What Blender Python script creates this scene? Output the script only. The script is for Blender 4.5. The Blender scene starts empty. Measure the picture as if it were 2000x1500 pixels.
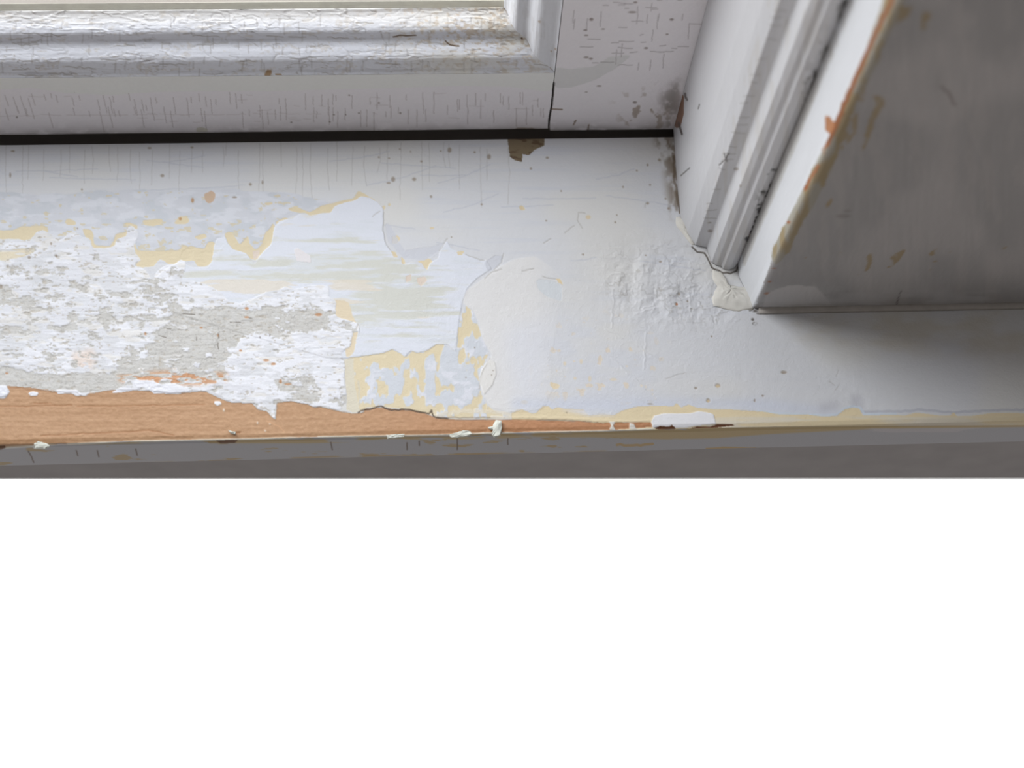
import bpy, math
import numpy as np
from mathutils import Matrix, Vector

sc = bpy.context.scene
COL = sc.collection

# ------------------------------------------------------------------ camera
F = 2600.0; PX, PY = 1000.0, 467.0           # focal length and optical centre in picture units (2000 x 1500)
CAM = np.array([0.0, -0.1765, 0.5])          # metres; sill top is z = 0, its front edge y = 0
_d = np.array([-110, 1373, F]); _d /= np.linalg.norm(_d)
_e = np.array([54000, -915, F]); _e -= _e.dot(_d) * _d; _e /= np.linalg.norm(_e)
ROT = np.array([_e, np.cross(-_d, _e), -_d])
cd = bpy.data.cameras.new('camera'); cam = bpy.data.objects.new('camera', cd); COL.objects.link(cam)
m3 = ROT @ np.diag([1.0, -1.0, -1.0])
M = Matrix([[*m3[0], CAM[0]], [*m3[1], CAM[1]], [*m3[2], CAM[2]], [0, 0, 0, 1]])
cam.matrix_world = M
cd.sensor_width = 36.0; cd.sensor_fit = 'HORIZONTAL'; cd.lens = 36.0 * F / 2000.0
cd.shift_y = -(750.0 - PY) / 2000.0
cd.clip_start = 0.01
cd.dof.use_dof = True; cd.dof.focus_distance = 0.552; cd.dof.aperture_fstop = 7.0
sc.camera = cam

# ------------------------------------------------------------------ daylight
W = bpy.data.worlds.new('daylight'); sc.world = W; W.use_nodes = True
nt = W.node_tree; nt.nodes.clear()
def N(t, kind, **kw):
    n = t.nodes.new(kind)
    for k, v in kw.items(): setattr(n, k, v)
    return n
SKY = (8.3, 8.3, 8.6); SKY_R = (2.9, 2.92, 3.08); GROUND = (1.12, 1.12, 1.12)
ROOM_L = (0.30, 0.288, 0.285); ROOM_R = (0.050, 0.044, 0.036)      # ceiling side of the room
FLOOR_FILL_L = (0.96, 0.92, 0.91); FLOOR_FILL_R = (0.25, 0.24, 0.235)      # unseen floor side, glow added to lift the upright faces
tc = N(nt, 'ShaderNodeTexCoord'); sp = N(nt, 'ShaderNodeSeparateXYZ'); nt.links.new(tc.outputs['Generated'], sp.inputs[0])
def ramp(sock, a, b):
    r = N(nt, 'ShaderNodeMapRange'); r.interpolation_type = 'SMOOTHSTEP'
    r.inputs['From Min'].default_value = a; r.inputs['From Max'].default_value = b
    nt.links.new(sock, r.inputs['Value']); return r.outputs['Result']
def mixc(f, a, b):
    m = N(nt, 'ShaderNodeMix', data_type='RGBA'); nt.links.new(f, m.inputs['Factor'])
    for k, v in (('A', a), ('B', b)):
        s = [i for i in m.inputs if i.name == k and i.type == 'RGBA'][0]
        if isinstance(v, tuple): s.default_value = (*v, 1)
        else: nt.links.new(v, s)
    return [o for o in m.outputs if o.type == 'RGBA'][0]
rx = ramp(sp.outputs['X'], -0.9, 0.7)
room = mixc(ramp(sp.outputs['Z'], -0.25, 0.3), mixc(rx, FLOOR_FILL_L, FLOOR_FILL_R), mixc(rx, ROOM_L, ROOM_R))
out = mixc(ramp(sp.outputs['Z'], -0.08, 0.12), GROUND, mixc(ramp(sp.outputs['X'], -0.75, 0.15), SKY, SKY_R))
wc = mixc(ramp(sp.outputs['Y'], -0.03, 0.03), room, out)
bg = N(nt, 'ShaderNodeBackground'); nt.links.new(wc, bg.inputs['Color']); bg.inputs['Strength'].default_value = 1.0
wo = N(nt, 'ShaderNodeOutputWorld'); nt.links.new(bg.outputs[0], wo.inputs['Surface'])
W.cycles.sampling_method = 'MANUAL'; W.cycles.sample_map_resolution = 512

vs = sc.view_settings
vs.view_transform = 'Standard'; vs.look = 'None'; vs.exposure = 0.0; vs.gamma = 1.0; vs.use_curve_mapping = False
sc.cycles.use_denoising = True
sc.cycles.max_bounces = 6; sc.cycles.diffuse_bounces = 4; sc.cycles.transparent_max_bounces = 8

# ------------------------------------------------------------------ measuring helpers
def ray(x, y): return ROT @ np.array([x - PX, y - PY, F])
def on_z(x, y, z=0.0): r = ray(x, y); return CAM + r * (z - CAM[2]) / r[2]
def on_y(x, y, Y): r = ray(x, y); return CAM + r * (Y - CAM[1]) / r[1]
def project(P):
    q = (P - CAM) @ ROT
    return PX + F * q[:, 0] / q[:, 2], PY + F * q[:, 1] / q[:, 2]

# ------------------------------------------------------------------ pigment charts (where each coat of paint survives)
X0, Y0, CW, CH = -120, -80, 2260, 1060       # chart covers this rectangle
yy, xx = np.mgrid[0:CH, 0:CW].astype(np.float32)
def noise(sx, sy, seed, octv=1, w=CW, h=CH):
    r = np.random.default_rng(seed); tot = 0; amp = 1; out = np.zeros((h, w), np.float32)
    for o in range(octv):
        gx, gy = max(sx, 1.01), max(sy, 1.01)
        L = r.random((int(h / gy) + 3, int(w / gx) + 3), dtype=np.float32)
        ux = np.arange(w, dtype=np.float32) / gx; uy = np.arange(h, dtype=np.float32) / gy
        ix, iy = ux.astype(int), uy.astype(int); fx, fy = ux - ix, uy - iy
        fx = fx * fx * (3 - 2 * fx); fy = (fy * fy * (3 - 2 * fy))[:, None]
        A = L[:, ix] * (1 - fx) + L[:, ix + 1] * fx
        out += amp * (A[iy] * (1 - fy) + A[iy + 1] * fy); tot += amp; amp *= 0.55; sx /= 2; sy /= 2
    return out / tot
def sstep(v, a, b):
    t = np.clip((v - a) / (b - a), 0, 1); return t * t * (3 - 2 * t)
def blur(a, r):
    r = int(r)
    if r < 1: return a
    for _ in range(2):
        for ax in (0, 1):
            p = [(0, 0), (0, 0)]; p[ax] = (r + 1, r)
            c = np.cumsum(np.pad(a, p, mode='edge'), axis=ax, dtype=np.float64)
            n = a.shape[ax]; i = np.arange(n)
            a = ((np.take(c, i + 2 * r + 1, axis=ax) - np.take(c, i, axis=ax)) / (2 * r + 1)).astype(np.float32)
    return a
def poly(pts):
    P = np.array(pts, float) - [X0, Y0]; m = np.zeros((CH, CW), bool)
    x0 = max(int(P[:, 0].min()) - 1, 0); x1 = min(int(P[:, 0].max()) + 2, CW)
    y0 = max(int(P[:, 1].min()) - 1, 0); y1 = min(int(P[:, 1].max()) + 2, CH)
    xs = np.arange(x0, x1)[None]; ys = np.arange(y0, y1)[:, None] + 0.01; s = np.zeros((y1 - y0, x1 - x0), bool)
    for (ax, ay), (bx, by) in zip(P, np.roll(P, -1, 0)):
        if ay == by: continue
        c = ((ys >= min(ay, by)) & (ys < max(ay, by))); s ^= c & (xs < ax + (ys - ay) * (bx - ax) / (by - ay))
    m[y0:y1, x0:x1] = s
    return m.astype(np.float32)
_ns = {}
def rag(mask, r=4, amp=0.8, s=14, seed=1, aspect=1.6, soft=0.08, bias=0.5):
    k = (s, seed, aspect)
    if k not in _ns: _ns[k] = noise(s * aspect, s, seed, 4) - 0.5
    return sstep(blur(mask, r) + amp * _ns[k], bias - soft, bias + soft)
def stroke(segs, wid, jit=0.0, seed=0):
    """segs: list of polylines; soft line mask"""
    m = np.zeros((CH, CW), np.float32); rr = np.random.default_rng(seed)
    for pl in segs:
        pl = [(x - X0, y - Y0) for x, y in pl]
        if jit:
            q = []
            for (ax, ay), (bx, by) in zip(pl, pl[1:]):
                n = max(2, int(math.hypot(bx - ax, by - ay) / 7))
                q += [(ax + (bx - ax) * i / n + rr.normal() * jit * (0 < i), ay + (by - ay) * i / n + rr.normal() * jit * (0 < i)) for i in range(n)]
            pl = q + [pl[-1]]
        for (ax, ay), (bx, by) in zip(pl, pl[1:]):
            x0, x1 = int(max(min(ax, bx) - wid - 2, 0)), int(min(max(ax, bx) + wid + 3, CW))
            y0, y1 = int(max(min(ay, by) - wid - 2, 0)), int(min(max(ay, by) + wid + 3, CH))
            if x1 <= x0 or y1 <= y0: continue
            X = xx[y0:y1, x0:x1] - ax; Y = yy[y0:y1, x0:x1] - ay; dx, dy = bx - ax, by - ay
            t = np.clip((X * dx + Y * dy) / (dx * dx + dy * dy + 1e-6), 0, 1)
            dd = np.hypot(X - t * dx, Y - t * dy)
            m[y0:y1, x0:x1] = np.maximum(m[y0:y1, x0:x1], 1 - sstep(dd, wid * 0.45, wid * 0.5 + 1.1))
    return m
def dots(lst):
    m = np.zeros((CH, CW), np.float32)
    for x, y, rx, ry in lst:
        x -= X0; y -= Y0
        x0, x1, y0, y1 = int(max(x - rx * 2 - 2, 0)), int(x + rx * 2 + 3), int(max(y - ry * 2 - 2, 0)), int(y + ry * 2 + 3)
        dd = np.hypot((xx[y0:y1, x0:x1] - x) / rx, (yy[y0:y1, x0:x1] - y) / ry)
        m[y0:y1, x0:x1] = np.maximum(m[y0:y1, x0:x1], 1 - sstep(dd, 0.6, 1.35))
    return m
def band(xs, ys, xq=None):                    # a curve y(x) over the chart, in chart rows
    return np.interp(np.arange(CW) + X0, xs, ys).astype(np.float32)[None] - Y0
class Chart:
    def __init__(s, base):
        s.c = np.empty((CH, CW, 3), np.float32); s.c[:] = np.array(base, np.float32); s.h = np.zeros((CH, CW), np.float32)
    def put(s, m, rgb, dh=None, op=1.0, seth=None):
        a = (m * op)[..., None]; s.c *= 1 - a; s.c += a * np.array(rgb, np.float32)
        if dh is not None: s.h += m * dh
        if seth is not None: s.h = s.h * (1 - m) + seth * m
    def mul(s, f): s.c *= f[..., None]
    def sample(s, px, py):
        u = np.clip(px - X0, 0, CW - 2.01); v = np.clip(py - Y0, 0, CH - 2.01)
        i, j = u.astype(int), v.astype(int); fu, fv = (u - i)[:, None], (v - j)[:, None]
        S = np.concatenate([s.c, s.h[..., None]], 2)
        r = (S[j, i] * (1 - fu) + S[j, i + 1] * fu) * (1 - fv) + (S[j + 1, i] * (1 - fu) + S[j + 1, i + 1] * fu) * fv
        return r[:, :3], r[:, 3]
ALB = 0.92
def srgb2lin(c):
    c = np.clip(c / 255.0, 0, 1); return np.where(c < 0.04045, c / 12.92, ((c + 0.055) / 1.055) ** 2.4) * ALB

# ------------------------------------------------------------------ materials
def paint_mat(name, rough=0.5, spec=0.4, bump=0.15, bscale=900.0, var=0.05, blend=(1, 1, 1)):
    m = bpy.data.materials.new(name); m.use_nodes = True; t = m.node_tree; b = t.nodes['Principled BSDF']
    a = N(t, 'ShaderNodeAttribute', attribute_name='pigment')
    co = N(t, 'ShaderNodeTexCoord'); mp = N(t, 'ShaderNodeMapping'); mp.inputs['Scale'].default_value = blend
    t.links.new(co.outputs['Object'], mp.inputs['Vector'])
    n = N(t, 'ShaderNodeTexNoise'); n.inputs['Scale'].default_value = bscale; n.inputs['Detail'].default_value = 4
    t.links.new(mp.outputs[0], n.inputs['Vector'])
    r = N(t, 'ShaderNodeMapRange'); r.inputs['To Min'].default_value = 1 - var; r.inputs['To Max'].default_value = 1 + var
    t.links.new(n.outputs['Fac'], r.inputs['Value'])
    v = N(t, 'ShaderNodeVectorMath', operation='SCALE'); t.links.new(a.outputs['Color'], v.inputs[0]); t.links.new(r.outputs[0], v.inputs['Scale'])
    t.links.new(v.outputs[0], b.inputs['Base Color'])
    bp = N(t, 'ShaderNodeBump'); bp.inputs['Strength'].default_value = bump; bp.inputs['Distance'].default_value = 0.0004
    t.links.new(n.outputs['Fac'], bp.inputs['Height']); t.links.new(bp.outputs[0], b.inputs['Normal'])
    b.inputs['Roughness'].default_value = rough; b.inputs['Specular IOR Level'].default_value = spec
    return m
def plain_mat(name, rgb, rough=0.6, scale=60.0, var=0.06):
    m = bpy.data.materials.new(name); m.use_nodes = True; t = m.node_tree; b = t.nodes['Principled BSDF']
    c = srgb2lin(np.array(rgb, float))
    co = N(t, 'ShaderNodeTexCoord'); n = N(t, 'ShaderNodeTexNoise'); n.inputs['Scale'].default_value = scale; n.inputs['Detail'].default_value = 5
    t.links.new(co.outputs['Object'], n.inputs['Vector'])
    cr = N(t, 'ShaderNodeValToRGB'); cr.color_ramp.elements[0].color = (*(c * (1 - var)), 1); cr.color_ramp.elements[1].color = (*(c * (1 + var)), 1)
    cr.color_ramp.elements[0].position = .3; cr.color_ramp.elements[1].position = .7
    t.links.new(n.outputs['Fac'], cr.inputs[0]); t.links.new(cr.outputs[0], b.inputs['Base Color'])
    b.inputs['Roughness'].default_value = rough; b.inputs['Specular IOR Level'].default_value = 0.3
    return m
MAT_SILL = paint_mat('weathered_sill_paint', 0.55, 0.35, 0.22, 1300.0, 0.03)
MAT_SASH = paint_mat('crackled_sash_paint', 0.5, 0.4, 0.3, 700.0, 0.03)
MAT_BEAD = paint_mat('brushed_gloss_paint', 0.38, 0.5, 0.25, 900.0, 0.03, (1, 1, .12))
MAT_CASE = paint_mat('sanded_casing_paint', 0.5, 0.35, 0.2, 600.0, 0.03, (1, 1, .2))
MAT_WALL = plain_mat('grey_wall_paint', (157, 153, 152), 0.8)
MAT_FILL = plain_mat('white_filler', (216, 213, 206), 0.7, 400.0, 0.04)
MAT_FLAKE = plain_mat('dry_paint_flake', (216, 218, 208), 0.6, 500.0, 0.08)
MAT_DARKW = plain_mat('dark_old_wood', (120, 80, 52), 0.7, 400.0, 0.25)
MAT_PUTTY = plain_mat('grey_putty', (176, 170, 158), 0.8, 300.0, 0.08)

# ------------------------------------------------------------------ mesh helpers
def props(o, label=None, cat=None, kind=None, group=None):
    if label: o['label'] = label
    if cat: o['category'] = cat
    if kind: o['kind'] = kind
    if group: o['group'] = group
    return o
def empty(name, loc, **kw):
    o = bpy.data.objects.new(name, None); COL.objects.link(o); o.location = loc; o.empty_display_size = 0.02
    return props(o, **kw)
def mesh_obj(name, V, Fq, mat, parent=None, pig=None, smooth=True, **kw):
    me = bpy.data.meshes.new(name); V = np.asarray(V, np.float32)
    Fq = np.asarray(Fq, np.int32); n = len(Fq)
    me.vertices.add(len(V)); me.vertices.foreach_set('co', V.ravel())
    me.loops.add(n * 4); me.loops.foreach_set('vertex_index', Fq.ravel())
    me.polygons.add(n); me.polygons.foreach_set('loop_start', np.arange(0, n * 4, 4, dtype=np.int32))
    me.polygons.foreach_set('use_smooth', np.full(n, smooth))
    me.update(calc_edges=True)
    if pig is not None:
        a = me.attributes.new('pigment', 'FLOAT_COLOR', 'POINT')
        c = np.ones((len(V), 4), np.float32); c[:, :3] = pig; a.data.foreach_set('color', c.ravel())
    me.materials.append(mat); me.validate()
    o = bpy.data.objects.new(name, me); COL.objects.link(o)
    if parent is not None: o.parent = parent; o.matrix_parent_inverse = parent.matrix_world.inverted() if False else Matrix.Translation(-Vector(parent.location))
    return props(o, **kw)
def densify(loop, dense, step):
    """loop: closed list of 2-D points; dense[i] tells whether edge i->i+1 is finely divided. -> points, normals, dense flags"""
    P, D = [], []
    n = len(loop)
    for i in range(n):
        a, b = np.array(loop[i], float), np.array(loop[(i + 1) % n], float)
        k = max(1, int(np.linalg.norm(b - a) / step)) if dense[i] else 1
        for j in range(k):
            P.append(a + (b - a) * j / k); D.append(dense[i])
    P = np.array(P); T = np.roll(P, -1, 0) - P
    T /= np.linalg.norm(T, axis=1)[:, None] + 1e-12
    Tm = T + np.roll(T, 1, 0); Tm /= np.linalg.norm(Tm, axis=1)[:, None] + 1e-12
    Nn = np.stack([Tm[:, 1], -Tm[:, 0]], 1)    # outward for a counter-clockwise loop
    D = np.array(D, float); D = np.minimum(D, np.roll(D, 1))
    return P, Nn, D
def sweep(name, loop, dense, step, s0, s1, slist, place, chart, mat, parent=None, hscale=0.0, **kw):
    """sweep the closed loop; s0,s1: per-point start/end along the run (callables of the 2-D point); slist: 0..1 stations;
    place(P2, s) -> 3-D points"""
    P, Nn, D = densify(loop, dense, step); m = len(P)
    S = np.asarray(slist); n = len(S)
    a = np.array([s0(p) for p in P]); b = np.array([s1(p) for p in P])
    st = a[None] + (b - a)[None] * S[:, None]                 # n x m
    PP = np.repeat(P[None], n, 0).reshape(-1, 2)
    V = place(PP, st.ravel())
    N3 = place(np.repeat((P + Nn * 1e-3)[None], n, 0).reshape(-1, 2), st.ravel()) - V
    N3 /= np.linalg.norm(N3, axis=1)[:, None]
    px, py = project(V); pig, h = chart.sample(px, py)
    pig = srgb2lin(pig)
    V = V + N3 * (h * hscale * np.repeat(D[None], n, 0).ravel())[:, None]
    i = np.arange(n - 1)[:, None]; j = np.arange(m)[None]; j2 = (j + 1) % m
    Fq = np.stack([i * m + j, i * m + j2, (i + 1) * m + j2, (i + 1) * m + j], -1).reshape(-1, 4)
    o = mesh_obj(name, V, Fq, mat, parent, pig, True, **kw)
    # close both ends
    me = o.data
    import bmesh
    bm = bmesh.new(); bm.from_mesh(me); bm.verts.ensure_lookup_table()
    try:
        bm.faces.new([bm.verts[k] for k in range(m)]).smooth = False
        bm.faces.new([bm.verts[(n - 1) * m + k] for k in reversed(range(m))]).smooth = False
    except ValueError: pass
    bmesh.ops.recalc_face_normals(bm, faces=bm.faces)
    bm.to_mesh(me); bm.free()
    return o
def box(name, x0, x1, y0, y1, z0, z1, mat, parent=None, **kw):
    V = [(x, y, z) for x in (x0, x1) for y in (y0, y1) for z in (z0, z1)]
    Fq = [(0, 1, 3, 2), (4, 6, 7, 5), (0, 4, 5, 1), (2, 3, 7, 6), (0, 2, 6, 4), (1, 5, 7, 3)]
    return mesh_obj(name, V, Fq, mat, parent, None, False, **kw)

# ================================================================== THE SILL
PAINT = (212, 213, 217)
sill = Chart(PAINT)
c = sill
# soft variations of the top coat: faint bluish brush marks and warm areas
st = noise(120, 7, 11, 3)
c.put(sstep(st, 0.5, 0.8) * (1 - .8 * sstep(yy + Y0, 560, 640)), (201, 205, 216), op=0.4)
c.put(sstep(noise(220, 120, 12, 2), 0.5, 0.8), (217, 215, 210), op=0.6)
c.h += 0.9 * (noise(14, 10, 13, 3) - 0.5) + 0.5 * (noise(4, 3, 14, 2) - 0.5)
# crackle hair lines across the back of the sill
rr = np.random.default_rng(5)
seg = []
for x in np.arange(-80, 1000, 24):
    x = x + rr.normal() * 6; y = 272 + rr.random() * 25
    L = 30 + rr.random() * 95
    seg.append([(x, y), (x + rr.normal() * 1.5, y + L * .5), (x + rr.normal() * 2, y + L)])
m = stroke(seg, 0.5, 0.5, 1); c.put(m, (160, 156, 154), -0.5, op=0.3)
seg = []
for i in range(34):
    x = rr.random() * 1250; y = 300 + rr.random() * 220; L = 40 + rr.random() * 130; s_ = rr.normal() * 0.08
    seg.append([(x, y), (x + L * .5, y + L * s_), (x + L, y + L * s_ * 2.5 - 3)])
c.put(stroke(seg, 1.2, 0.6, 2), (178, 182, 196), -0.3, op=0.35)
# worn band on the left: pale blue dabs, bare primer specks
wornp = poly([(-120, 372), (0, 374), (120, 378), (260, 372), (420, 372), (560, 378), (650, 392), (640, 410), (560, 425), (535, 440), (525, 480), (500, 508), (440, 470), (415, 512), (300, 515), (180, 480), (0, 455), (-120, 455)])
worn = rag(wornp, 10, 0.7, 22, 21, 2.2)
c.put(worn, (205, 207, 214), -0.7)
nd = noise(26, 17, 22, 3)
c.put(worn * sstep(nd, 0.5, 0.66), (197, 201, 208), -0.2, op=0.8)
c.put(worn * sstep(noise(30, 10, 23, 3), 0.5, 0.68), (214, 216, 223), 0.4, op=0.8)
c.put(worn * sstep(noise(14, 7, 24, 3) + 0.12 * sstep(yy, 470, 540), 0.74, 0.79), (208, 197, 170), -0.4, op=.8)
CREAM = (218, 204, 173)
def patch(pts, rgb=CREAM, dh=-0.9, r=2, amp=.5, s=7, seed=31, **k):
    m = rag(poly(pts), r, amp, s, seed, 1.5, **k); c.put(m, rgb, dh); return m
for pts in (
    [(-120, 448), (0, 449), (24, 450), (42, 442), (62, 441), (86, 441), (95, 449), (84, 456), (72, 458), (68, 468), (50, 471), (38, 467), (0, 466), (-120, 466)],
    [(127, 430), (134, 427), (148, 433), (149, 439), (135, 440), (128, 437)],
    [(160, 446), (178, 449), (182, 460), (184, 478), (200, 480), (214, 482), (222, 470), (226, 456), (246, 453), (250, 441), (236, 436), (254, 434), (270, 441), (262, 452), (262, 470), (268, 488), (300, 490), (350, 488), (360, 478), (372, 486), (378, 500), (352, 513), (330, 516), (312, 505), (300, 520), (285, 522), (262, 520), (240, 530), (215, 520), (185, 520), (184, 492), (178, 478), (165, 460)],
    [(278, 430), (300, 428), (318, 427), (316, 436), (298, 441), (282, 439)],
    [(338, 438), (350, 423), (362, 422), (372, 430), (365, 437), (350, 438)],
    [(356, 490), (372, 480), (400, 486), (406, 472), (418, 470), (419, 486), (414, 506), (414, 516), (400, 521), (384, 521), (380, 508), (362, 510), (350, 506)],
    [(376, 462), (400, 456), (405, 464), (390, 468)],
    [(438, 455), (452, 453), (460, 464), (468, 478), (478, 468), (485, 458), (487, 476), (500, 488), (512, 476), (516, 458), (528, 446), (532, 436), (537, 436), (534, 462), (528, 478), (514, 492), (508, 500), (500, 508), (490, 506), (480, 494), (455, 487), (444, 474)],
    [(512, 398), (530, 394), (536, 398), (520, 401)],
    [(536, 434), (556, 424), (572, 427), (585, 417), (576, 424), (560, 430), (540, 440)],
    [(560, 408), (576, 402), (596, 412), (606, 414), (628, 402), (655, 395), (672, 391), (690, 388), (700, 373), (712, 378), (728, 388), (736, 392), (730, 394), (712, 384), (703, 384), (694, 392), (672, 396), (654, 403), (645, 415), (628, 416), (604, 421), (598, 416), (580, 415), (568, 412)],
    [(756, 402), (760, 395), (765, 400), (763, 404)], [(745, 404), (752, 400), (753, 408), (748, 411)],
    [(1013, 402), (1022, 402), (1027, 410), (1016, 411)],
): patch(pts)
c.put(dots([(352, 427, 3, 3), (410, 391, 4, 5), (376, 391, 3, 5), (167, 471, 3, 3)]), (172, 122, 74), op=0.7)
c.put(rag(poly([(398, 378), (412, 372), (421, 378), (418, 392), (406, 397), (400, 390)]), 2, .5, 7, 31), (200, 174, 150), -0.5)
# second coat: bluish white with beige-green worn streaks
W1 = [(300, 548), (318, 530), (350, 512), (376, 522), (405, 523), (415, 508), (418, 480), (424, 466), (440, 462), (445, 474), (455, 487), (480, 494), (490, 506), (498, 516), (507, 500), (516, 490), (530, 478), (535, 445), (545, 432), (560, 428), (572, 427), (586, 417), (598, 421), (622, 419), (646, 416), (655, 402), (672, 397), (694, 391), (706, 383), (722, 386), (738, 396), (749, 408), (749, 445), (752, 470), (762, 488), (780, 506), (790, 518), (805, 511), (822, 522), (834, 528), (842, 512), (856, 506), (859, 490), (872, 470), (882, 486), (908, 497), (940, 510), (950, 508), (960, 525), (930, 545), (912, 565), (903, 590), (896, 630), (890, 688), (882, 680), (874, 672), (852, 673), (836, 684), (815, 690), (803, 685), (790, 697), (782, 690), (768, 682), (748, 690), (700, 697), (672, 700), (640, 700), (300, 600)]
w1 = rag(poly(W1), 1.5, .28, 8, 41, 1.6)
c.put(w1, (219, 222, 231), 1.3)
stk = noise(130, 11, 42, 4); bg_ = blur(poly([(420, 505), (700, 470), (760, 500), (860, 560), (900, 600), (890, 650), (700, 660), (620, 560), (300, 545)]), 28)
c.put(w1 * sstep(stk * .8 + .2 * noise(24, 5, 142, 3) + 0.34 * bg_, 0.63, 0.82), (207, 207, 197), -0.35, op=0.85)
c.put(w1 * sstep(noise(60, 9, 43, 4), 0.56, 0.72), (215, 219, 226), op=0.7)
pe = blur(poly([(365, 530), (700, 535), (760, 560), (665, 610), (690, 680), (650, 690), (640, 560), (440, 575), (400, 560)]), 14)
c.put(w1 * sstep(noise(90, 10, 44, 4) + 0.42 * pe, 0.78, 0.88), (222, 213, 198), op=0.75)
c.put(rag(poly([(652, 585), (680, 590), (690, 620), (700, 640), (690, 690), (676, 700), (672, 660), (660, 640), (650, 620)]), 4, .5, 10, 45), (222, 207, 180), -0.4)
c.put(w1 * rag(poly([(574, 488), (582, 485), (606, 500), (608, 514), (580, 510)]), 1.5, .3, 6, 46), (226, 222, 224), 0.8)
for pts in ([(792, 540), (804, 535), (803, 548), (793, 552)], [(815, 543), (830, 540), (835, 548), (822, 560), (815, 552)], [(493, 490), (508, 488), (504, 503), (495, 506)]):
    c.put(rag(poly(pts), 1.5, .3, 6, 47), (219, 205, 192), -0.5)
for pts in ([(766, 462), (776, 459), (782, 466), (776, 476), (766, 475)], [(763, 490), (772, 492), (777, 502), (770, 503)], [(783, 500), (790, 508), (792, 516), (785, 515)], [(812, 510), (830, 508), (836, 504), (846, 510), (838, 518), (834, 528), (828, 522), (824, 514)], [(840, 444), (850, 443), (846, 448), (840, 448)], [(892, 492), (908, 490), (902, 499), (894, 498)]):
    patch(pts, (222, 207, 175), -0.6, 1, .3, 6, 48)
c.put(rag(poly([(750, 420), (758, 470), (790, 508), (830, 508), (860, 490), (872, 468), (850, 480), (790, 490), (762, 440)]), 5, .5, 12, 49) * (1 - w1), (203, 205, 213), -0.6, op=0.8)
c.put(rag(poly([(950, 510), (968, 498), (985, 500), (978, 515), (955, 532), (950, 525)]), 2, .4, 10, 49), (203, 205, 213), -0.6, op=0.8)
# worn white undercoat, chipped down to an older grey crackled coat
W2 = [(-120, 468), (60, 469), (72, 452), (84, 449), (100, 458), (122, 468), (130, 458), (145, 452), (160, 462), (175, 464), (182, 484), (200, 485), (222, 482), (228, 465), (246, 462), (250, 442), (262, 442), (272, 456), (264, 470), (262, 490), (277, 510), (268, 514), (262, 522), (282, 526), (300, 550), (305, 530), (322, 520), (340, 516), (352, 508), (362, 510), (361, 530), (355, 545), (380, 550), (400, 556), (424, 566), (436, 578), (450, 590), (470, 592), (500, 582), (515, 572), (545, 566), (556, 560), (574, 565), (604, 558), (622, 557), (642, 560), (643, 582), (655, 586), (656, 618), (664, 622), (684, 626), (703, 634), (702, 648), (690, 650), (686, 664), (684, 678), (668, 688), (666, 694), (672, 705), (673, 740), (676, 768), (677, 785), (668, 797), (662, 803), (645, 796), (628, 793), (615, 796), (600, 790), (565, 782), (540, 786), (536, 800), (538, 820), (528, 812), (520, 800), (502, 800), (492, 786), (455, 784), (440, 780), (424, 772), (412, 762), (400, 764), (380, 762), (360, 768), (345, 766), (330, 768), (300, 764), (272, 762), (255, 757), (240, 756), (215, 760), (180, 764), (165, 775), (150, 768), (130, 762), (100, 762), (60, 756), (15, 750), (14, 775), (-120, 775)]
w2 = rag(poly(W2), 3.0, .72, 8, 51, 1.5)
c.put(w2, (230, 231, 237), 1.4)
lf_ = sstep(xx + X0, 420, 150)
c.put(w2 * sstep(noise(60, 14, 151, 4) + .14 * lf_, .52, .64), (215, 216, 222), -0.5, op=.7)
c.put(w2 * sstep(noise(38, 18, 152, 3) + .10 * lf_, .62, .72), (207, 208, 211), -0.4, op=.6)
c.put(w2 * sstep(noise(34, 12, 153, 3) + .06 * lf_, .66, .74), (221, 215, 203), -0.3, op=.4)
c.h += w2 * 1.2 * (noise(30, 3, 154, 3) - .5)
GREY = (199, 197, 193)
fine = noise(22, 9, 52, 5); fine2 = noise(7, 4, 53, 3) * .6 + noise(3, 2.2, 531, 2) * .4
gz = np.maximum.reduce([blur(poly(p), 9) * k for p, k in (
    ([(330, 606), (360, 598), (470, 598), (520, 590), (640, 600), (655, 640), (640, 655), (560, 660), (490, 655), (450, 690), (445, 738), (400, 745), (230, 745), (228, 690), (320, 640)], 1.0),
    ([(500, 655), (640, 640), (640, 700), (560, 720), (510, 690)], .55),
    ([(535, 735), (600, 730), (640, 770), (620, 790), (560, 782), (535, 765)], .85),
    ([(10, 515), (70, 518), (60, 540), (12, 542)], .9),
    ([(-120, 550), (30, 552), (80, 590), (75, 615), (40, 600), (-120, 590)], .7),
    ([(188, 575), (240, 567), (300, 570), (318, 583), (260, 580), (205, 584)], 1.25),
    ([(195, 603), (215, 600), (232, 622), (228, 630), (190, 628)], 1.1),
    ([(128, 610), (150, 610), (155, 660), (140, 670), (126, 650)], .8),
    ([(-120, 620), (90, 630), (95, 660), (40, 670), (-120, 660)], .45),
    ([(-120, 722), (50, 722), (110, 733), (240, 728), (240, 765), (100, 765), (-120, 750)], 1.5),
    ([(-120, 470), (700, 560), (700, 800), (-120, 800)], .3))])
for p in ([(452, 690), (540, 676), (600, 690), (670, 700), (672, 730), (560, 728), (530, 745), (530, 795), (440, 775)], [(330, 560), (640, 560), (650, 590), (560, 596), (360, 596)], [(560, 650), (680, 645), (665, 690), (560, 690)], [(215, 640), (300, 640), (225, 715), (200, 720)]):
    gz -= .42 * blur(poly(p), 10)
g = w2 * sstep(fine * .68 + fine2 * .32 + 0.32 * gz, 0.675, 0.715)
c.put(g, GREY, -1.2)
patch([(-120, 490), (20, 488), (66, 484), (68, 493), (48, 501), (12, 508), (-120, 510)], (221, 210, 186), -.5)
cr = noise(11, 6, 54, 2); cr2 = noise(6, 13, 55, 2)
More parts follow.
